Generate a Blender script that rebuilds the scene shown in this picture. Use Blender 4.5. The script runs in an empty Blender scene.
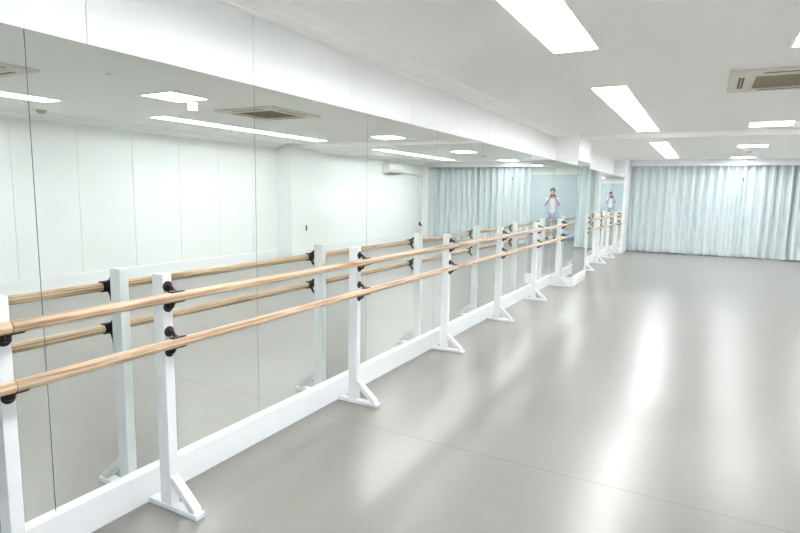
import bpy, bmesh, math, random
from mathutils import Vector, Matrix
random.seed(7)
S = bpy.context.scene
C = S.collection
PI = math.pi

# ------------------------------------------------------------------ materials
def new_mat(name):
    m = bpy.data.materials.new(name); m.use_nodes = True
    nt = m.node_tree
    return m, nt, nt.nodes['Principled BSDF']

def mat(name, col, rough=.5, metal=0, spec=.5, noise=0, nscale=8, bump=0, bscale=200):
    m, nt, b = new_mat(name)
    b.inputs['Roughness'].default_value = rough
    b.inputs['Metallic'].default_value = metal
    b.inputs['Specular IOR Level'].default_value = spec
    b.inputs['Base Color'].default_value = (*col, 1)
    tc = nt.nodes.new('ShaderNodeTexCoord')
    if noise:
        n = nt.nodes.new('ShaderNodeTexNoise'); n.inputs['Scale'].default_value = nscale
        n.inputs['Detail'].default_value = 4
        nt.links.new(tc.outputs['Object'], n.inputs['Vector'])
        r = nt.nodes.new('ShaderNodeMix'); r.data_type = 'RGBA'
        r.inputs[6].default_value = (*[c*(1-noise) for c in col], 1)
        r.inputs[7].default_value = (*[min(1, c*(1+noise)) for c in col], 1)
        nt.links.new(n.outputs['Fac'], r.inputs[0])
        nt.links.new(r.outputs[2], b.inputs['Base Color'])
    if bump:
        n2 = nt.nodes.new('ShaderNodeTexNoise'); n2.inputs['Scale'].default_value = bscale
        nt.links.new(tc.outputs['Object'], n2.inputs['Vector'])
        bp = nt.nodes.new('ShaderNodeBump'); bp.inputs['Strength'].default_value = bump
        bp.inputs['Distance'].default_value = .001
        nt.links.new(n2.outputs['Fac'], bp.inputs['Height'])
        nt.links.new(bp.outputs['Normal'], b.inputs['Normal'])
    return m

def wood_mat():
    m, nt, b = new_mat('pale_oak')
    tc = nt.nodes.new('ShaderNodeTexCoord')
    info = nt.nodes.new('ShaderNodeObjectInfo')
    mp = nt.nodes.new('ShaderNodeMapping'); mp.inputs['Scale'].default_value = (26, 1.3, 26)
    ad = nt.nodes.new('ShaderNodeVectorMath'); ad.operation = 'ADD'
    sc = nt.nodes.new('ShaderNodeMath'); sc.operation = 'MULTIPLY'; sc.inputs[1].default_value = 37
    nt.links.new(info.outputs['Random'], sc.inputs[0])
    nt.links.new(tc.outputs['Object'], mp.inputs['Vector'])
    nt.links.new(mp.outputs['Vector'], ad.inputs[0]); nt.links.new(sc.outputs[0], ad.inputs[1])
    n = nt.nodes.new('ShaderNodeTexNoise'); n.inputs['Scale'].default_value = 1.6
    n.inputs['Detail'].default_value = 6; n.inputs['Roughness'].default_value = .62
    n.inputs['Distortion'].default_value = .8
    nt.links.new(ad.outputs[0], n.inputs['Vector'])
    w = nt.nodes.new('ShaderNodeTexWave'); w.wave_type = 'RINGS'; w.rings_direction = 'Y'
    w.inputs['Scale'].default_value = 1.1; w.inputs['Distortion'].default_value = 7
    w.inputs['Detail'].default_value = 3; w.inputs['Detail Scale'].default_value = .5
    nt.links.new(ad.outputs[0], w.inputs['Vector'])
    mx = nt.nodes.new('ShaderNodeMath'); mx.operation = 'MULTIPLY_ADD'
    mx.inputs[1].default_value = .28
    nt.links.new(w.outputs['Fac'], mx.inputs[0])
    sb = nt.nodes.new('ShaderNodeMath'); sb.operation = 'SUBTRACT'; sb.inputs[1].default_value = .12
    nt.links.new(n.outputs['Fac'], sb.inputs[0]); nt.links.new(sb.outputs[0], mx.inputs[2])
    cr = nt.nodes.new('ShaderNodeValToRGB')
    cr.color_ramp.elements[0].position = .28; cr.color_ramp.elements[0].color = (.26, .155, .085, 1)
    cr.color_ramp.elements[1].position = .72; cr.color_ramp.elements[1].color = (.62, .465, .32, 1)
    e = cr.color_ramp.elements.new(.5); e.color = (.52, .365, .235, 1)
    nt.links.new(mx.outputs[0], cr.inputs['Fac'])
    nt.links.new(cr.outputs['Color'], b.inputs['Base Color'])
    b.inputs['Roughness'].default_value = .45
    return m

def floor_mat():
    m, nt, b = new_mat('grey_vinyl')
    tc = nt.nodes.new('ShaderNodeTexCoord')
    sp = nt.nodes.new('ShaderNodeSeparateXYZ'); nt.links.new(tc.outputs['Object'], sp.inputs[0])
    # joints between vinyl sheets: thin lines every 1.94 m
    def M(op, a, bb=None, c=None):
        n = nt.nodes.new('ShaderNodeMath'); n.operation = op
        for i, v in enumerate((a, bb, c)):
            if v is None: continue
            if isinstance(v, (int, float)): n.inputs[i].default_value = v
            else: nt.links.new(v, n.inputs[i])
        return n.outputs[0]
    y = M('ADD', sp.outputs['Y'], 20*1.94-2.94)
    y = M('MODULO', y, 1.94)
    y = M('MINIMUM', y, M('SUBTRACT', 1.94, y))
    line = M('LESS_THAN', y, .003)
    n = nt.nodes.new('ShaderNodeTexNoise'); n.inputs['Scale'].default_value = 1.3
    n.inputs['Detail'].default_value = 5
    nt.links.new(tc.outputs['Object'], n.inputs['Vector'])
    mx = nt.nodes.new('ShaderNodeMix'); mx.data_type = 'RGBA'
    mx.inputs[6].default_value = (.19, .18, .168, 1); mx.inputs[7].default_value = (.235, .224, .21, 1)
    nt.links.new(n.outputs['Fac'], mx.inputs[0])
    m2 = nt.nodes.new('ShaderNodeMix'); m2.data_type = 'RGBA'
    m2.inputs[7].default_value = (.12, .115, .108, 1)
    nt.links.new(line, m2.inputs[0]); nt.links.new(mx.outputs[2], m2.inputs[6])
    nt.links.new(m2.outputs[2], b.inputs['Base Color'])
    b.inputs['Roughness'].default_value = .29
    b.inputs['Specular IOR Level'].default_value = .55
    return m

def emit(name, col, s):
    m, nt, b = new_mat(name)
    b.inputs['Base Color'].default_value = (*col, 1)
    b.inputs['Emission Color'].default_value = (*col, 1)
    b.inputs['Emission Strength'].default_value = s
    return m

def mirror_mat():
    m, nt, b = new_mat('mirror_glass')
    b.inputs['Base Color'].default_value = (.845, .875, .85, 1)
    b.inputs['Metallic'].default_value = 1; b.inputs['Roughness'].default_value = .0
    return m

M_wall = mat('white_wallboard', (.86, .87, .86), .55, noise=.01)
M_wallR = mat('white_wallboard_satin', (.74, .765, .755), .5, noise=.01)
M_seam = mat('grey_joint', (.50, .51, .50), .6)
M_fascia = mat('white_fascia', (.82, .825, .83), .45, noise=.01)
M_ceil = mat('ceiling_paint', (.91, .905, .885), .85, noise=.012, nscale=3)
M_white = mat('white_paint', (.72, .735, .745), .38, noise=.012, nscale=14)
M_floor = floor_mat()
M_wood = wood_mat()
M_iron = mat('dark_cast_iron', (.045, .036, .032), .38, .75, noise=.2, nscale=60)
M_mirror = mirror_mat()
M_edge = mat('glass_edge', (.30, .36, .34), .25)
M_back = mat('dark_backing', (.05, .06, .055), .6)
M_tube = emit('lamp_tube', (.965, .985, 1), 9)
M_panel = emit('lamp_panel', (.985, .99, 1), 8)
M_reflector = mat('lamp_reflector', (.92, .92, .92), .4)
M_socket = mat('lamp_socket', (.80, .80, .78), .4)
M_cream = mat('cream_plastic', (.72, .69, .60), .45)
M_grille = mat('brown_grille', (.27, .22, .135), .6, noise=.15, nscale=60)
M_slot = mat('dark_slot', (.05, .045, .035), .6)
M_acwhite = mat('unit_plastic', (.80, .80, .76), .4)
M_curtain = mat('pale_teal_fabric', (.585, .65, .655), .85, noise=.005, nscale=4)
M_blind = mat('pale_blue_wallcovering', (.53, .61, .645), .8, noise=.02)
M_blue = mat('blue_vinyl', (.12, .25, .62), .45)
M_black = mat('black_plastic', (.02, .02, .022), .35)
M_detector = mat('beige_plastic', (.58, .56, .44), .45)
M_skin = mat('skin', (.58, .36, .27), .5, noise=.05)
M_hair = mat('black_hair', (.018, .016, .015), .5, noise=.2, nscale=80)
M_shirt = mat('white_cotton', (.85, .86, .88), .85, bump=.2)
M_oversh = mat('pale_blue_cotton', (.50, .58, .74), .85, bump=.2)
M_trous = mat('grey_blue_trousers', (.38, .43, .50), .85, bump=.2)
M_shoe = mat('dark_shoe', (.05, .05, .06), .5)
M_lip = mat('lips', (.45, .20, .17), .5)
M_eye = mat('eye_white', (.8, .8, .78), .3)
M_iris = mat('dark_iris', (.03, .02, .015), .2)

# ------------------------------------------------------------------ mesh helpers
def box(bm, x0, x1, y0, y1, z0, z1, bev=0):
    vs = [bm.verts.new((x, y, z)) for x in (x0, x1) for y in (y0, y1) for z in (z0, z1)]
    F = [(0,1,3,2),(4,6,7,5),(0,4,5,1),(2,3,7,6),(0,2,6,4),(1,5,7,3)]
    fs = [bm.faces.new([vs[i] for i in f]) for f in F]
    if bev:
        es = list({e for f in fs for e in f.edges})
        bmesh.ops.bevel(bm, geom=es, offset=bev, segments=2, affect='EDGES', profile=.5)

def prism(bm, pts, axis, a, b):
    """extrude a 2D polygon along axis ('x','y','z') from a to b"""
    def P(p, t):
        return {'x': (t, p[0], p[1]), 'y': (p[0], t, p[1]), 'z': (p[0], p[1], t)}[axis]
    A = [bm.verts.new(P(p, a)) for p in pts]; B = [bm.verts.new(P(p, b)) for p in pts]
    n = len(pts)
    bm.faces.new(A[::-1]); bm.faces.new(B)
    for i in range(n): bm.faces.new((A[i], A[(i+1) % n], B[(i+1) % n], B[i]))

def tube(bm, path, rad, seg=12, cap=True):
    """round tube along a list of points, rad number or list"""
    path = [Vector(p) for p in path]; n = len(path)
    rs = rad if isinstance(rad, (list, tuple)) else [rad]*n
    rings = []; up = None
    for i, p in enumerate(path):
        d = (path[min(i+1, n-1)]-path[max(i-1, 0)]).normalized()
        if up is None:
            up = Vector((0, 0, 1)) if abs(d.z) < .9 else Vector((1, 0, 0))
        a = d.cross(up).normalized(); bb = a.cross(d).normalized(); up = bb
        rings.append([bm.verts.new(p+(a*math.cos(t)+bb*math.sin(t))*rs[i]) for t in [2*PI*k/seg for k in range(seg)]])
    for i in range(n-1):
        for k in range(seg):
            bm.faces.new((rings[i][k], rings[i][(k+1) % seg], rings[i+1][(k+1) % seg], rings[i+1][k]))
    if cap: bm.faces.new(rings[0][::-1]); bm.faces.new(rings[-1])

def ellipsoid(bm, c, r, seg=16, rot=None):
    M = Matrix.Translation(c) @ (rot or Matrix()) @ Matrix.Diagonal((*r, 1))
    bmesh.ops.create_uvsphere(bm, u_segments=seg, v_segments=seg//2+2, radius=1, matrix=M)

def obj(name, bm, m, parent=None, smooth=False, ang=40):
    bmesh.ops.recalc_face_normals(bm, faces=bm.faces)
    me = bpy.data.meshes.new(name); bm.to_mesh(me); bm.free()
    for mm in (m if isinstance(m, (list, tuple)) else [m]): me.materials.append(mm)
    if smooth:
        for p in me.polygons: p.use_smooth = True
        try: me.set_sharp_from_angle(angle=math.radians(ang))
        except Exception: pass
    o = bpy.data.objects.new(name, me); C.objects.link(o)
    if parent: o.parent = parent
    return o

def NB(): return bmesh.new()
def bx(name, m, x0, x1, y0, y1, z0, z1, parent=None, bev=0):
    b = NB(); box(b, x0, x1, y0, y1, z0, z1, bev); return obj(name, b, m, parent)
def tag(o, label, cat, group=None):
    o['label'] = label; o['category'] = cat
    if group: o['group'] = group
    return o
def struct(o): o['kind'] = 'structure'; return o
def thing(name, label, cat, loc=(0, 0, 0), rz=0, group=None):
    o = bpy.data.objects.new(name, None); C.objects.link(o)
    o.location = loc; o.rotation_euler = (0, 0, rz); o.empty_display_size = .1
    return tag(o, label, cat, group)
def dup(root, loc, label=None, rz=None):
    def cp(o, par):
        c = o.copy(); C.objects.link(c)
        if par: c.parent = par
        for ch in o.children: cp(ch, c)
        return c
    r = cp(root, None); r.location = loc
    if rz is not None: r.rotation_euler.z = rz
    if label: r['label'] = label
    return r

# ------------------------------------------------------------------ dimensions
X1 = 6.0; Y0 = -.95; Y1 = 16.95; ZC = 2.5
ZT = 2.079; ZB = .156              # mirror top and bottom
YC = 9.45; YD = 10.46; XC = .38      # first column
YE = 15.92                         # second column front
YCUR = 16.75
ROWA = (1.235, 1.545); ROWB = (4.48, 4.79)
ROWS = [(.25, 4.13), (5.57, 9.46), (11.3, 15.9)]
ROWS_B = [(.15, 4.0), (5.42, 9.28), (11.0, 15.75)]

# ------------------------------------------------------------------ room shell
b = NB(); box(b, -.15, X1+.15, Y0-.15, Y1+.1, -.1, 0); struct(obj('floor', b, M_floor))

# ceiling, with openings for the recessed lamp troughs
xs = sorted([0-.15, *ROWA, *ROWB, X1+.15]); ys = sorted([Y0-.15, Y1+.1]+[v for r in ROWS for v in r]+[v for r in ROWS_B for v in r])
holes = [(ra[0], ra[1], r[0], r[1]) for ra, rs in ((ROWA, ROWS), (ROWB, ROWS_B)) for r in rs]
b = NB()
vg = {}
def V(x, y, z):
    k = (x, y, z)
    if k not in vg: vg[k] = b.verts.new(k)
    return vg[k]
for i in range(len(xs)-1):
    for j in range(len(ys)-1):
        cx = (xs[i]+xs[i+1])/2; cy = (ys[j]+ys[j+1])/2
        if any(h[0] < cx < h[1] and h[2] < cy < h[3] for h in holes):
            continue
        b.faces.new([V(xs[i], ys[j], ZC), V(xs[i], ys[j+1], ZC), V(xs[i+1], ys[j+1], ZC), V(xs[i+1], ys[j], ZC)])
for f in list(b.faces):
    pass
g = bmesh.ops.extrude_face_region(b, geom=list(b.faces))
for v in g['geom']:
    if isinstance(v, bmesh.types.BMVert): v.co.z = ZC+.15
struct(obj('ceiling', b, M_ceil))

# left wall behind the mirrors: backing, fascia boards with joints above
b = NB(); box(b, -.15, -.008, Y0-.15, Y1+.1, 0, ZC); struct(obj('wall_left', b, M_back))
b = NB()
y = 1.469-.958*3
edges = [Y0]
while y < YC-.2:
    if y > Y0+.05: edges.append(y)
    y += .958
edges.append(YC)
for a, c in zip(edges[:-1], edges[1:]): box(b, -.008, 0.004, a+.0016, c-.0016, ZT+.001, 2.449, .0008)
e2 = [YD, 11.56, 12.52, 13.48, 14.44, 15.4, YE]
for a, c in zip(e2[:-1], e2[1:]): box(b, -.008, 0.004, a+.0016, c-.0016, ZT+.001, 2.449, .0008)
struct(obj('trim_1', b, M_fascia))
bb = NB(); box(bb, -.0078, -.001, Y0, YE, ZT+.001, 2.448); struct(obj('trim_2', bb, M_seam))

# cornice profile
prof = [(-.008, 2.449), (.045, 2.449), (.05, 2.458), (.12, 2.462), (.135, 2.474), (.20, 2.480), (.225, 2.5), (-.008, 2.5)]
b = NB(); prism(b, prof, 'y', Y0, YC); prism(b, prof, 'y', YD, YE); struct(obj('trim_3', b, M_ceil))
profR = [(X1+.01, 2.41), (X1-.03, 2.41), (X1-.035, 2.43), (X1-.12, 2.438), (X1-.13, 2.46), (X1-.21, 2.47), (X1-.23, 2.5), (X1+.01, 2.5)]
b = NB(); prism(b, profR, 'y', Y0, 9.5); prism(b, profR, 'y', 10.45, YCUR-.1); struct(obj('trim_4', b, M_ceil))

# columns on the mirror wall
b = NB(); box(b, -.008, XC-.006, YC+.006, YD, 0, ZT); box(b, -.008, XC+.002, YC-.002, YD, ZT, 2.505)
struct(obj('trim_5', b, M_fascia))
b = NB(); box(b, -.008, .30, YE+.006, Y1, 0, ZT); box(b, -.008, .335, YE-.002, Y1, ZT, ZC)
box(b, .285, .345, YE-.01, Y1, 0, ZC-.001, .004)
struct(obj('trim_6', b, M_white))
# ceiling beam
bx('trim_7', M_ceil, 0, X1+.05, 9.78, 10.60, 2.425, 2.52)['kind'] = 'structure'

# right wall: wallboards with joints, skirting, pilaster
b = NB(); box(b, X1+.012, X1+.15, Y0-.15, Y1+.1, 0, ZC)
struct(obj('wall_right', b, M_seam))
b = NB()
ys_ = [Y0-.0]; y = 4.17-.915*5
while y < 9.6:
    if y > Y0+.1: ys_.append(y)
    y += .915
ys_.append(Y1)
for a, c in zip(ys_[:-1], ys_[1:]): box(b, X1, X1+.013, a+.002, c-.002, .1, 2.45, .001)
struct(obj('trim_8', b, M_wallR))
bx('baseboard_right', M_white, X1-.022, X1+.013, Y0, Y1, 0, .2, None, .003)['kind'] = 'structure'
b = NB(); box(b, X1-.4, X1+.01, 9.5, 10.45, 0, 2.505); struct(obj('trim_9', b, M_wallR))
b = NB(); box(b, X1-.42, X1+.005, 9.48, 10.47, 0, .2, .003); struct(obj('trim_10', b, M_white))

# back wall (behind the photographer) and far wall
b = NB(); box(b, -.15, X1+.15, Y0-.15, Y0, 0, ZC); struct(obj('wall_back', b, M_wall))
bx('trim_11', M_blind, 0.004, X1-.03, Y0, Y0+.012, .05, 2.22)['kind'] = 'structure'
b = NB(); box(b, -.15, X1+.15, Y1, Y1+.1, 0, ZC); struct(obj('wall_far', b, M_wall))
# curtain pelmet and side jamb
b = NB(); box(b, .34, X1+.01, YCUR-.14, YCUR-.11, 2.335, ZC, .003); struct(obj('trim_12', b, M_white))
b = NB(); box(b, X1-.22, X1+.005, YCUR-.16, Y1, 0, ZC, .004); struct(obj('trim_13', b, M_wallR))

# skirting under the mirrors, wrapped round the columns
b = NB(); box(b, -.007, .0286, Y0, YC-.03, 0, ZB, .003); struct(obj('baseboard_left', b, M_white))
b = NB(); box(b, -.007, XC+.03, YC-.03, YC+.004, 0, ZB, .003)
box(b, XC-.007, XC+.03, YC+.002, YD+.02, 0, ZB, .003); struct(obj('baseboard_column', b, M_white))
b = NB(); box(b, -.007, .0286, YD+.02, YE-.01, 0, ZB, .003); struct(obj('baseboard_recess', b, M_white))
b = NB(); box(b, -.007, .31, YE-.03, YE+.004, 0, ZB, .003); struct(obj('baseboard_far_column', b, M_white))

# ------------------------------------------------------------------ mirrors
def mirror_panel(label, face, a, c, off=0):
    """face 'x': lies in plane x=off facing +X; face 'y': plane y=off facing -Y"""
    g = .0016
    if face == 'x':
        o = thing('mirror_panel', label, 'mirror', (off, (a+c)/2, ZB))
        h = (c-a)/2-g
        bb = NB(); box(bb, -.006, 0, -h, h, .001, ZT-ZB)
        ob = obj('glass', bb, [M_edge, M_mirror], o)
        for p in ob.data.polygons:
            if p.normal.x > .9: p.material_index = 1
    else:
        o = thing('mirror_panel', label, 'mirror', ((a+c)/2, off, ZB))
        h = (c-a)/2-g
        bb = NB(); box(bb, -h, h, 0, .006, .001, ZT-ZB)
        ob = obj('glass', bb, [M_edge, M_mirror], o)
        for p in ob.data.polygons:
            if p.normal.y < -.9: p.material_index = 1
    # a single-mesh thing: drop the empty
    lab, cat = o['label'], o['category']; loc = o.location.copy()
    bpy.data.objects.remove(o); ob.name = 'mirror_panel'; ob.location = loc
    tag(ob, lab, cat, 'frameless mirror panels on the left wall')
    return ob
me = [Y0, .02, 1.226, 2.434, 3.632, 4.86, 6.072, 7.285, 8.5, YC]
ML = ['wall mirror panel behind the photographer, out past the left edge of the view',
      'strip of wall mirror at the far left edge, behind the cut-off post',
      'wide wall mirror panel behind the nearest full post, reflecting plain white wallboards',
      'wall mirror panel reflecting the cassette air conditioner, left of the second full post',
      'wall mirror panel directly right of the second full post, reflecting the white wall air conditioner',
      'wall mirror panel reflecting the left edge of the teal curtain, by the fourth post along',
      'wall mirror panel reflecting the middle of the long teal curtain',
      'narrow-looking wall mirror panel second before the column, reflecting teal curtain folds',
      'last wall mirror panel of the near bay, meeting the mirrored column face in a corner']
for k, l in enumerate(ML): mirror_panel(l, 'x', me[k], me[k+1])
mirror_panel('column mirror face turned towards the camera, showing the photographer in white', 'y', .002, XC-.001, YC)
mirror_panel('narrow column mirror face turned to the room, reflecting pale teal curtain folds', 'x', YC+.006, YD-.002, XC)
mr = [YD+.0, 11.86, 13.07, 14.28, YE]
for k, l in enumerate(['first mirror panel past the column, mostly hidden behind it',
                       'second mirror panel in the recess past the column, behind the crowded far barre posts',
                       'third mirror panel in the recess past the column, just before the last one',
                       'last mirror panel in the far recess, meeting the second column']):
    mirror_panel(l, 'x', mr[k], mr[k+1])
mirror_panel('far column mirror face turned towards the camera beside the teal curtain, tiny photographer in it', 'y', .002, .284, YE)

# ------------------------------------------------------------------ barre posts
ZU, ZL = 1.025, .818; XB = .248; RB = .0215
PX0, PX1, PW, PH = .116, .187, .048, 1.121
def bracket(parent, z, upper=True):
    bb = NB()
    x, zz = XB, z
    n = 9
    a0, a1 = (78, 282) if upper else (150, 285)
    arc = []
    for rr in (RB+.0005, RB+.0055):
        arc.append([(x+rr*math.cos(t), zz+rr*math.sin(t)) for t in [math.radians(a0+(a1-a0)*k/n) for k in range(n+1)]])
    prism(bb, arc[0]+arc[1][::-1], 'y', -.03, .03)
    sides = (1, -1) if upper else (-1,)
    for s in sides:
        zf = z+(.041 if s > 0 else -.052)
        tube(bb, [(PX1+.004, 0, zf), (PX1+.016, 0, zf+.001*s), (PX1+.030, 0, zf-.006*s), (x-.022, 0, z+s*.024), (x-.008, 0, z+s*.0245)],
             [.011, .009, .0085, .0085, .007], 10)
        box(bb, x-.016, x+.010, -.036, .036, z+s*(RB+.001)-.0022, z+s*(RB+.001)+.0042, .0015)
    br = obj('bracket', bb, M_iron, parent, True)
    for s in sides:
        zf = z+(.041 if s > 0 else -.052)
        fb = NB()
        tube(fb, [(PX1-.001, 0, zf), (PX1+.004, 0, zf), (PX1+.008, 0, zf)], [.0245, .0245, .016], 24)
        obj('flange', fb, M_iron, br, True)
    return br

def make_post(label, upper=True):
    t = thing('barre_post', label, 'barre post', (0, 0, 0), 0, 'white posts carrying the wooden barres')
    bb = NB(); box(bb, PX0, PX1, -PW/2, PW/2, .026, PH, .003); obj('upright', bb, M_white, t)
    bb = NB(); box(bb, .030, .358, -.026, .026, 0.0, .026, .004); obj('runner', bb, M_white, t)
    bb = NB()
    prism(bb, [(PX1-.004, .168), (PX1+.012, .166), (.336, .046), (.342, .024), (.306, .024), (PX1-.004, .132)], 'y', -.0215, .0215)
    bmesh.ops.bevel(bb, geom=list(bb.edges), offset=.0025, segments=2, affect='EDGES')
    obj('brace', bb, M_white, t)
    bracket(t, ZU, upper); bracket(t, ZL, upper)
    return t
PL = [(.992, 'white barre post cut off by the left edge of the photo'),
      (1.665, 'nearest white barre post standing fully in view, in front of its mirror reflection'),
      (3.245, 'white barre post second nearest of those fully in view, angled foot on grey floor'),
      (4.815, 'white barre post third of those fully in view, foot right of a mirror joint'),
      (6.36, 'white barre post fourth of those fully in view, before the reflected curtain'),
      (7.93, 'white barre post fifth of those fully in view, just left of the reflected photographer'),
      (9.388, 'white barre post right against the mirrored column, last of the near bay'),
      (11.72, 'first white barre post past the mirrored column'),
      (13.18, 'second white barre post past the mirrored column'),
      (14.55, 'third white barre post past the mirrored column'),
      (15.80, 'farthest white barre post, beside the white column at the curtain')]
p0 = make_post(PL[0][1], False); p0.location.y = PL[0][0]
p1 = make_post(PL[1][1], True); p1.location.y = PL[1][0]
for y, l in PL[2:]: dup(p1, (0, y, 0), l)
# one post behind the photographer that carries the near barre's other end
dup(p1, (0, -.45, 0), 'white barre post out of view behind the photographer')

def rail(z, a, c, label):
    L = (c-a)/2
    bb = NB()
    n = max(2, int((c-a)/.3)); pts = [(0, -L+2*L*k/n, 0) for k in range(n+1)]
    tube(bb, [(0, -L, 0), (0, -L+.002, 0)]+pts[1:-1]+[(0, L-.002, 0), (0, L, 0)],
         [RB-.002, RB]+[RB]*(len(pts)-2)+[RB, RB-.002], 28)
    o = obj('barre_rail', bb, M_wood, None, True, 50); o.location = (XB, (a+c)/2, z)
    tag(o, label, 'ballet barre', 'round wooden barre rails along the mirror')
for z, w, in ((ZU, 'upper'), (ZL, 'lower')):
    rail(z, -.8, .984, f'{w} round pale wooden barre rail at the far left edge, nearest the camera')
    rail(z, .986, 4.83, f'{w} round pale wooden barre rail from the cut-off left post past the second full post')
    rail(z, 4.832, YC-.008, f'{w} round pale wooden barre rail of the middle stretch, ending at the mirrored column')
    rail(z, 11.55, YE-.012, f'{w} wooden barre rail in the far recess past the column')

# ------------------------------------------------------------------ ceiling lamps
def trough(x0, x1, y0, y1, label):
    cx, cy = (x0+x1)/2, (y0+y1)/2
    t = thing('ceiling_light', label, 'ceiling light', (cx, cy, ZC), 0, 'long recessed fluorescent ceiling lights')
    w = (x1-x0)/2; l = (y1-y0)/2; T = .004
    bb = NB()
    box(bb, -w-.0, w, -l, l, .092, .10)
    box(bb, -w, -w+T, -l, l, -.003, .092); box(bb, w-T, w, -l, l, -.003, .092)
    box(bb, -w+T, w-T, -l, -l+T, -.003, .092); box(bb, -w+T, w-T, l-T, l, -.003, .092)
    # ridge between the lamps
    prism(bb, [(-.035, .092), (0, .05), (.035, .092)], 'y', -l+T, l-T)
    obj('reflector', bb, M_reflector, t)
    n = 3; seg = (2*l-.02)/n
    for k in range(n):
        a = -l+.01+k*seg; c = a+seg
        for s in (-1, 1):
            tb = NB(); tube(tb, [(s*.085, a+.035, .04), (s*.085, c-.035, .04)], .016, 10)
            obj('lamp_tube', tb, M_tube, t, True, 60)
        for s in (-1, 1):
            for e in (a+.02, c-.02):
                sb = NB(); box(sb, s*.085-.017, s*.085+.017, e-.014, e+.014, .01, .092, .003)
                obj('lamp_socket', sb, M_socket, t)
LL = [('nearest', 'at the top edge of the photo'), ('middle', 'in the centre of the ceiling'), ('farthest', 'beyond the ceiling beam')]
for (a, c), (n_, w_) in zip(ROWS, LL):
    trough(*ROWA, a, c, f'{n_} long recessed ceiling light on the mirror side, {w_}')
LR = ['nearest', 'middle', 'farthest']
for (a, c), n_ in zip(ROWS_B, LR):
    trough(*ROWB, a, c, f'{n_} long ceiling light along the right wall, seen only as a reflected line')

def square_light(label, cx, cy):
    t = thing('ceiling_light_panel', label, 'ceiling light', (cx, cy, ZC), 0, 'square ceiling lights down the middle')
    bb = NB()
    for a in ((-.25, .285, -.25, -.265), (-.25, .25, .232, .285), (-.25, -.265, -.265, .265), (.232, .25, -.265, .265)):
        box(bb, *a, -.012, .0, .002)
    obj('frame', bb, M_white, t)
    bb = NB(); box(bb, -.2315, .2315, -.2315, .2315, -.008, .0); obj('diffuser', bb, M_panel, t)
    return t
for cy, l in ((4.33, 'square flush ceiling light cut off at the upper right edge of the photo'),
              (9.0, 'square ceiling light just before the beam, largest seen whole'),
              (12.6, 'square ceiling light between the beam and the smallest far one'),
              (16.0, 'farthest square ceiling light, close to the curtain'),
              (.1, 'square ceiling light above the photographer, out of view')):
    square_light(l, 2.93, cy)

# small ceiling fittings
def disc_fit(name, label, cat, x, y, r, h, m, z=ZC):
    bb = NB(); tube(bb, [(0, 0, 0), (0, 0, -h*.5), (0, 0, -h)], [r, r*.92, r*.45], 24)
    o = obj(name, bb, m, None, True); o.location = (x, y, z); tag(o, label, cat); return o
disc_fit('smoke_detector', 'round beige smoke detector at the ceiling edge, seen reflected at upper left', 'smoke detector', 5.55, 4.36, .065, .05, M_detector, 2.499)
disc_fit('smoke_sensor', 'tiny round sensor on the ceiling between the two farthest square lights', 'smoke detector', 2.95, 14.1, .05, .03, M_detector)
disc_fit('ceiling_sprinkler', 'tiny white round fitting on the ceiling reflected at upper left', 'ceiling fitting', 2.48, 3.25, .025, .012, M_white)  # a small white sprinkler head, gives no light
bb = NB(); box(bb, -.04, .04, -.04, .04, -.09, .002, .006)
o = obj('emergency_light', bb, emit('small_lamp', (1, 1, 1), .28), None); o.location = (3.10, 4.72, ZC)
tag(o, 'small white glowing emergency lamp beside the nearest square ceiling light', 'emergency light')

# ------------------------------------------------------------------ cassette air conditioners
def cassette(label, cx, cy):
    t = thing('ceiling_air_conditioner', label, 'air conditioner', (cx, cy, ZC), 0, 'cassette air conditioners in the ceiling')
    H = .48
    bb = NB()
    # outer bevelled panel with a square opening
    for (x0, x1, y0, y1) in ((-H, H, -H, -.30), (-H, H, .30, H), (-H, -.30, -.30, .30), (.30, H, -.30, .30)):
        box(bb, x0, x1, y0, y1, -.022, 0)
    obj('panel', bb, M_cream, t)
    bb = NB(); box(bb, -.300, .300, -.300, .300, -.016, -.002); g = obj('grille', bb, M_grille, t)
    bb = NB()
    for k in range(15):
        x = -.28+k*.04; box(bb, x-.004, x+.004, -.29, .29, -.021, -.0165)
    obj('grille_bars', bb, M_grille, g)
    bb = NB()
    for a in ((-.315, .315, -.315, -.295), (-.315, .315, .295, .315), (-.315, -.295, -.295, .295), (.295, .315, -.295, .295)):
        box(bb, *a, -.028, -.022, .002)
    obj('grille_frame', bb, M_cream, g)
    for s in (-1, 1):
        bb = NB(); box(bb, -.25, .25, s*.39-.02, s*.39+.02, -.0245, -.021); fl = obj('air_outlet', bb, M_slot, t)
        bb = NB(); box(bb, -.25, .25, s*.39-.004, s*.39+.004, -.029, -.0247); obj('vane', bb, M_cream, fl)
        bb = NB(); box(bb, s*.39-.02, s*.39+.02, -.25, .25, -.0245, -.021); fl = obj('air_outlet', bb, M_slot, t)
        bb = NB(); box(bb, s*.39-.004, s*.39+.004, -.25, .25, -.029, -.0247); obj('vane', bb, M_cream, fl)
    return t
ca = cassette('cream square cassette air conditioner with brown grille in the ceiling at right edge', 2.83, 5.72)
dup(ca, (3.36, 2.40, ZC), 'cream cassette air conditioner nearer the camera, only its reflected edge at upper left')

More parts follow.
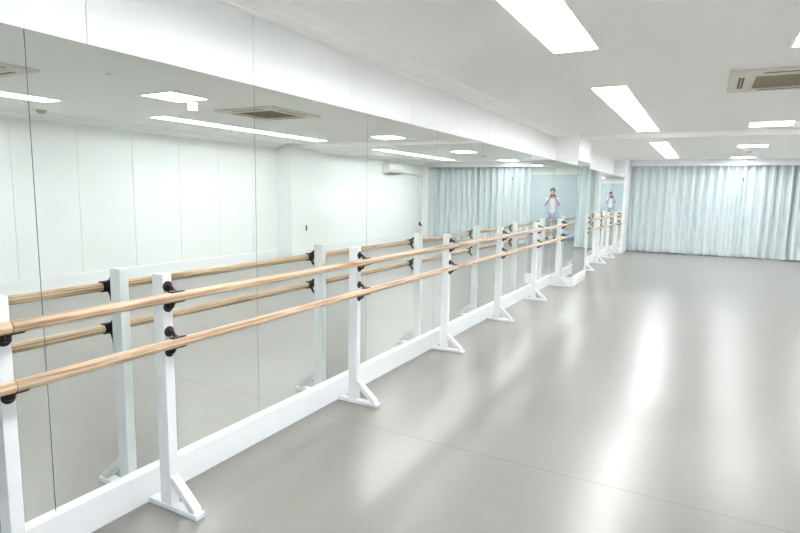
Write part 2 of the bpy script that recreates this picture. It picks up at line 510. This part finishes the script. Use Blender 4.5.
# wall air conditioner on the right wall (seen in the mirror)
t = thing('wall_air_conditioner', 'white wall-mounted air conditioner seen reflected left of the teal curtain', 'air conditioner', (X1, 14.45, 2.06))
bb = NB(); prism(bb, [(0, 0), (-.14, .0), (-.21, .07), (-.21, .24), (-.17, .29), (0, .29)], 'y', -.40, .40)
bmesh.ops.bevel(bb, geom=list(bb.edges), offset=.008, segments=2, affect='EDGES'); obj('body', bb, M_acwhite, t)
bb = NB(); box(bb, -.17, -.04, -.38, .38, -.004, .004); obj('air_outlet', bb, M_slot, t)
bb = NB(); box(bb, -.2125, -.2105, -.40, .40, .10, .105); obj('panel_gap', bb, M_slot, t)
bb = NB(); tube(bb, [(X1-.03, 14.8, 2.12), (X1-.03, 16.30, 2.06), (X1-.03, 16.36, 2.03), (X1-.03, 16.37, 1.9), (X1-.03, 16.37, .55)], .02, 10)
tag(obj('drain_pipe', bb, M_acwhite, None, True), 'thin white pipe running from the wall air conditioner to the curtain corner and down', 'pipe')
t = thing('wall_tap', 'small black tap on the wall by the right end of the curtain, seen reflected', 'tap', (X1-.03, 16.37, .50))
bb = NB(); tube(bb, [(0, 0, .05), (0, 0, -.02), (-.05, 0, -.04), (-.10, 0, -.05)], [.025, .03, .024, .02], 10); obj('spout', bb, M_black, t, True)
bb = NB(); tube(bb, [(-.03, 0, -.02), (-.03, 0, .05)], .012, 8); box(bb, -.05, -.01, -.05, .05, .045, .06); obj('handle', bb, M_black, t)
bx('light_switch', M_black, X1-.408, X1-.398, 9.98, 10.02, .62, .74, None, .002)
tag(bpy.data.objects['light_switch'], 'tiny dark wall fitting on the right pilaster, seen reflected above a post', 'switch')

# ------------------------------------------------------------------ curtains
def curtain(x0, x1, label, ph=0):
    t = thing('curtain', label, 'curtain', ((x0+x1)/2, YCUR, 0), 0, 'pale teal curtains across the far wall')
    bb = NB()
    L = x1-x0; n = int(L/.0125); zs = [.015, .03, .25, .6, 1.0, 1.4, 1.8, 2.1, 2.25, 2.33, 2.36]
    fold = .195
    rnd = random.Random(int(x0*100)); ph2 = [rnd.uniform(-.6, .6) for _ in range(200)]
    amp = [rnd.uniform(.8, 1.2) for _ in range(200)]
    grid = []
    for i in range(n+1):
        x = -L/2+L*i/n; col = []
        u = (x+L/2)/fold; k = int(u); fr = u-k
        s = fr*fr*(3-2*fr)
        pj = ph2[k]*(1-s)+ph2[k+1]*s; am = amp[k]*(1-s)+amp[k+1]*s
        for z in zs:
            tt = (z/2.36)
            a = .078*am*(.85+.15*tt) if z < 2.3 else .05
            w = math.sin(2*PI*u+pj*(1.0-.5*tt)+ph)
            wob = .006*math.sin(3.1*x+2*z)
            xx = x
            col.append(bb.verts.new((xx, a*w+wob, z+(.006*math.sin(x*7) if z < .1 else 0))))
        grid.append(col)
    for i in range(n):
        for j in range(len(zs)-1):
            bb.faces.new((grid[i][j], grid[i+1][j], grid[i+1][j+1], grid[i][j+1]))
    o = obj('cloth', bb, M_curtain, t, True, 180)
    so = o.modifiers.new('thickness', 'SOLIDIFY'); so.thickness = .002
    hb = NB(); box(hb, -L/2+.01, L/2-.01, -.012, .012, 2.352, 2.37, .003); obj('track', hb, M_white, t)
    return t
curtain(.365, 4.06, 'wide pale teal pleated curtain filling most of the far wall')
curtain(4.08, X1-.24, 'narrower pale teal curtain at the right end of the far wall, past the dark gap', 1.2)
t = thing('curtain_pull', 'thin dark pull cord with a bead hanging in front of the wide curtain', 'cord', (3.0, YCUR-.085, 1.36))
bb = NB(); tube(bb, [(0, 0, 0), (0, 0, .60)], .006, 8); obj('cord', bb, mat('grey_cord', (.22, .23, .23), .6), t)
bb = NB(); ellipsoid(bb, (0, 0, .63), (.014, .014, .045), 12); obj('bead', bb, M_black, t, True)
bb = NB(); tube(bb, [(0, 0, .66), (0, 0, .985)], .0025, 8); obj('thin_cord', bb, M_acwhite, t)

# blue mats by the back wall (seen tiny in the column mirror)
def mat_block(x, label):
    t = thing('folded_mat', label, 'mat', (x, Y0+.25, 0), 0, 'blue folded mats by the back wall')
    for k in range(3):
        bb = NB(); box(bb, -.27, .27, -.2, .2, .001+k*.062, .060+k*.062, .012); obj('mat_layer', bb, M_blue, t)
    return t
m1 = mat_block(1.72, 'blue folded exercise mat on the floor reflected right of the photographer')
dup(m1, (3.25, Y0+.25, 0), 'blue folded exercise mat on the floor reflected left of the photographer')

# ------------------------------------------------------------------ photographer (visible in the mirrors)
def skinned(name, verts, edges, m, parent, sub=2, root=0):
    """verts: list of (co, radius)"""
    me_ = bpy.data.meshes.new(name); me_.from_pydata([v[0] for v in verts], edges, [])
    o = bpy.data.objects.new(name, me_); C.objects.link(o)
    md = o.modifiers.new('skin', 'SKIN'); md.use_smooth_shade = True
    sl = me_.skin_vertices[0].data if me_.skin_vertices else None
    if sl is None:
        bm = bmesh.new(); bm.from_mesh(me_); bm.verts.layers.skin.verify(); bm.to_mesh(me_); bm.free()
        sl = me_.skin_vertices[0].data
    for i, v in enumerate(verts):
        r = v[1] if isinstance(v[1], (tuple, list)) else (v[1], v[1])
        sl[i].radius = r; sl[i].use_root = (i == root)
    s = o.modifiers.new('sub', 'SUBSURF'); s.levels = sub; s.render_levels = sub
    dg = bpy.context.evaluated_depsgraph_get(); dg.update()
    ev = bpy.data.meshes.new_from_object(o.evaluated_get(dg))
    bpy.data.objects.remove(o)
    n = bpy.data.objects.new(name, ev); C.objects.link(n); n.parent = parent
    ev.materials.clear(); ev.materials.append(m)
    for p in ev.polygons: p.use_smooth = True
    return n

YAW = .27
CX, CY, CZ = 2.2824, 0.0, 1.5
per = thing('person', 'person in white shirt and open pale blue overshirt, holding a phone, seen in the mirror', 'person',
            (CX+math.sin(YAW)*.44, CY-math.cos(YAW)*.44, 0), YAW)
vs = []; es = []
def v(co, r, par=None):
    vs.append((co, r)); i = len(vs)-1
    if par is not None: es.append((par, i))
    return i
pel = v((0, 0, .95), (.135, .10))
wai = v((0, .01, 1.10), (.125, .09), pel)
che = v((0, .005, 1.27), (.15, .10), wai)
nb = v((0, -.005, 1.40), (.10, .075), che)
ne = v((0, .0, 1.475), .052, nb)
h1 = v((0, .02, 1.545), (.062, .075), ne)
h2 = v((0, .025, 1.62), (.074, .092), h1)
h3 = v((0, .015, 1.69), (.062, .078), h2)
for s in (-1, 1):
    hp = v((s*.09, 0, .88), .088, pel)
    kn = v((s*.105, .02, .49), .055, hp)
    ca_ = v((s*.11, -.005, .33), .052, kn)
    an = v((s*.115, -.01, .10), .036, ca_)
    v((s*.12, .05, .045), .035, an)
    sh = v((s*.165, -.005, 1.385), .056, nb)
    el = v((s*.235, .10, 1.17), .040, sh)
    fm = v((s*.165, .21, 1.29), .036, el)
    wr = v((s*.100, .315, 1.405), .024, fm)
    pa = v((s*.104, .355, 1.445), .028, wr)
    pk = v((s*.108, .385, 1.475), .024, pa)
    for k, (ln, dz) in enumerate(((.070, .020), (.078, .004), (.072, -.012), (.058, -.026))):
        a = v((s*(.100-.001*k), .418, 1.492+dz), .0095, pk)
        bq = v((s*.086, .437, 1.497+dz), .009, a)
        v((s*(.062+.004*k), .440, 1.500+dz), .0080, bq)
    th = v((s*.086, .372, 1.452), .012, pa)
    tb_ = v((s*.070, .388, 1.475), .0105, th)
    v((s*.054, .397, 1.490), .009, tb_)
body = skinned('body', vs, es, M_skin, per)
# face
bb = NB()
ellipsoid(bb, (0, .112, 1.603), (.013, .020, .022), 12); obj('nose', bb, M_skin, per, True, 180)
for s in (-1, 1):
    bb = NB(); ellipsoid(bb, (s*.078, .015, 1.61), (.010, .020, .032), 12); obj('ear', bb, M_skin, per, True, 180)
for s in (-1, 1):
    bb = NB(); ellipsoid(bb, (s*.030, .098, 1.632), (.013, .010, .008), 12); e = obj('eye', bb, M_eye, per, True, 180)
    bb = NB(); ellipsoid(bb, (s*.030, .1055, 1.632), (.006, .004, .006), 10); obj('iris', bb, M_iris, e, True, 180)
    bb = NB(); ellipsoid(bb, (s*.031, .103, 1.650), (.018, .007, .004), 10); obj('eyebrow', bb, M_hair, per, True, 180)
bb = NB(); ellipsoid(bb, (0, .104, 1.565), (.023, .009, .007), 12); obj('mouth', bb, M_lip, per, True, 180)
bb = NB(); ellipsoid(bb, (0, -.005, 1.672), (.088, .108, .088), 24)
for vv in list(bb.verts):
    if vv.co.y > .045 and vv.co.z < 1.675: vv.co.y = .045+(vv.co.y-.045)*.1
    vv.co += Vector((random.uniform(-.002, .002), random.uniform(-.002, .002), random.uniform(-.002, .002)))
obj('hair', bb, M_hair, per, True, 180)
# clothing
vs = []; es = []
am = v((0, .0, .86), (.165, .135)); a0 = v((0, .0, .95), (.160, .130), am); a1 = v((0, .01, 1.10), (.148, .118), a0); a2 = v((0, .005, 1.27), (.165, .122), a1)
a3 = v((0, -.005, 1.395), (.112, .088), a2)
for s in (-1, 1):
    s1 = v((s*.165, -.005, 1.385), .070, a3); v((s*.205, .055, 1.265), .060, s1)
skinned('white_shirt', vs, es, M_shirt, per)
vs = []; es = []
a0 = v((0, 0, .93), (.150, .118))
for s in (-1, 1):
    hp = v((s*.093, 0, .86), .105, a0); kn = v((s*.107, .02, .49), .078, hp); v((s*.115, -.008, .12), .066, kn)
skinned('trousers', vs, es, M_trous, per)
for s in (-1, 1):
    # open overshirt: a thick panel hanging at each side, front edges apart
    bb = NB(); n = 14; rows = [(1.43, .17, .10), (1.30, .195, .135), (1.10, .20, .14), (.90, .225, .155), (.72, .25, .17)]
    g = []
    for z, rx, ry in rows:
        r = []
        for k in range(n+1):
            t_ = math.radians(-95+160*k/n)       # from behind round to the front opening
            wv = 1+.03*math.sin(k*1.7+z*5)
            r.append(bb.verts.new((s*rx*math.cos(t_)*wv, ry*math.sin(t_)*wv, z)))
        g.append(r)
    for j in range(len(g)-1):
        for k in range(n): bb.faces.new((g[j][k], g[j][k+1], g[j+1][k+1], g[j+1][k]))
    o = obj('overshirt_side', bb, M_oversh, per, True, 180)
    so = o.modifiers.new('thickness', 'SOLIDIFY'); so.thickness = .006; so.offset = 1
    ss = o.modifiers.new('sub', 'SUBSURF'); ss.levels = 1; ss.render_levels = 1
    vs = []; es = []
    q0 = v((s*.165, -.005, 1.39), .076); q1 = v((s*.205, .05, 1.275), .068, q0); v((s*.236, .098, 1.175), .062, q1)
    skinned('overshirt_sleeve', vs, es, M_oversh, per)
    bb = NB(); ellipsoid(bb, (s*.12, .055, .045), (.048, .13, .042), 16)
    for vv in bb.verts: vv.co.z = max(vv.co.z, .002)
    obj('shoe', bb, M_shoe, per, True, 60)
# phone held just behind the lens
ph = thing('phone', 'dark phone held up in both hands by the person in the mirror', 'phone',
           (CX+math.sin(YAW)*.022, CY-math.cos(YAW)*.022, CZ), YAW)
bb = NB(); box(bb, -.072, .072, -.0045, .0045, -.038, .038, .004); obj('case', bb, M_black, ph)
bb = NB(); box(bb, -.067, .067, -.0062, -.0046, -.034, .034); obj('screen', bb, mat('phone_glass', (.03, .03, .035), .1), ph)
bb = NB(); tube(bb, [(0, .0045, 0), (0, .007, 0)], .008, 16); obj('lens', bb, M_iris, ph)

# ------------------------------------------------------------------ camera
cam = bpy.data.cameras.new('camera'); co = bpy.data.objects.new('camera', cam); C.objects.link(co)
R = Vector((0.87624599, 0.48152408, 0.01809761)); U = Vector((-0.07876362, 0.10607432, 0.99123384)); F = Vector((-0.47538328, 0.86999011, -0.13087377))
m3 = Matrix((R, U, -F)).transposed()
co.matrix_world = Matrix.Translation((CX, CY, CZ)) @ m3.to_4x4()
cam.sensor_fit = 'HORIZONTAL'; cam.sensor_width = 36; cam.lens = 558.4445/800*36
cam.clip_start = .01; cam.clip_end = 100
S.camera = co

# ------------------------------------------------------------------ world and view
w = bpy.data.worlds.new('world'); S.world = w; w.use_nodes = True
w.node_tree.nodes['Background'].inputs[0].default_value = (.8, .85, .9, 1)
w.node_tree.nodes['Background'].inputs[1].default_value = .3
vsx = S.view_settings
vsx.view_transform = 'Standard'; vsx.look = 'None'; vsx.gamma = 1; vsx.use_curve_mapping = False
vsx.exposure = 2.17
S.cycles.blur_glossy = 0.0; S.cycles.caustics_reflective = True; S.cycles.sample_clamp_indirect = 0; S.cycles.max_bounces = 14; S.cycles.diffuse_bounces = 8; S.cycles.glossy_bounces = 10
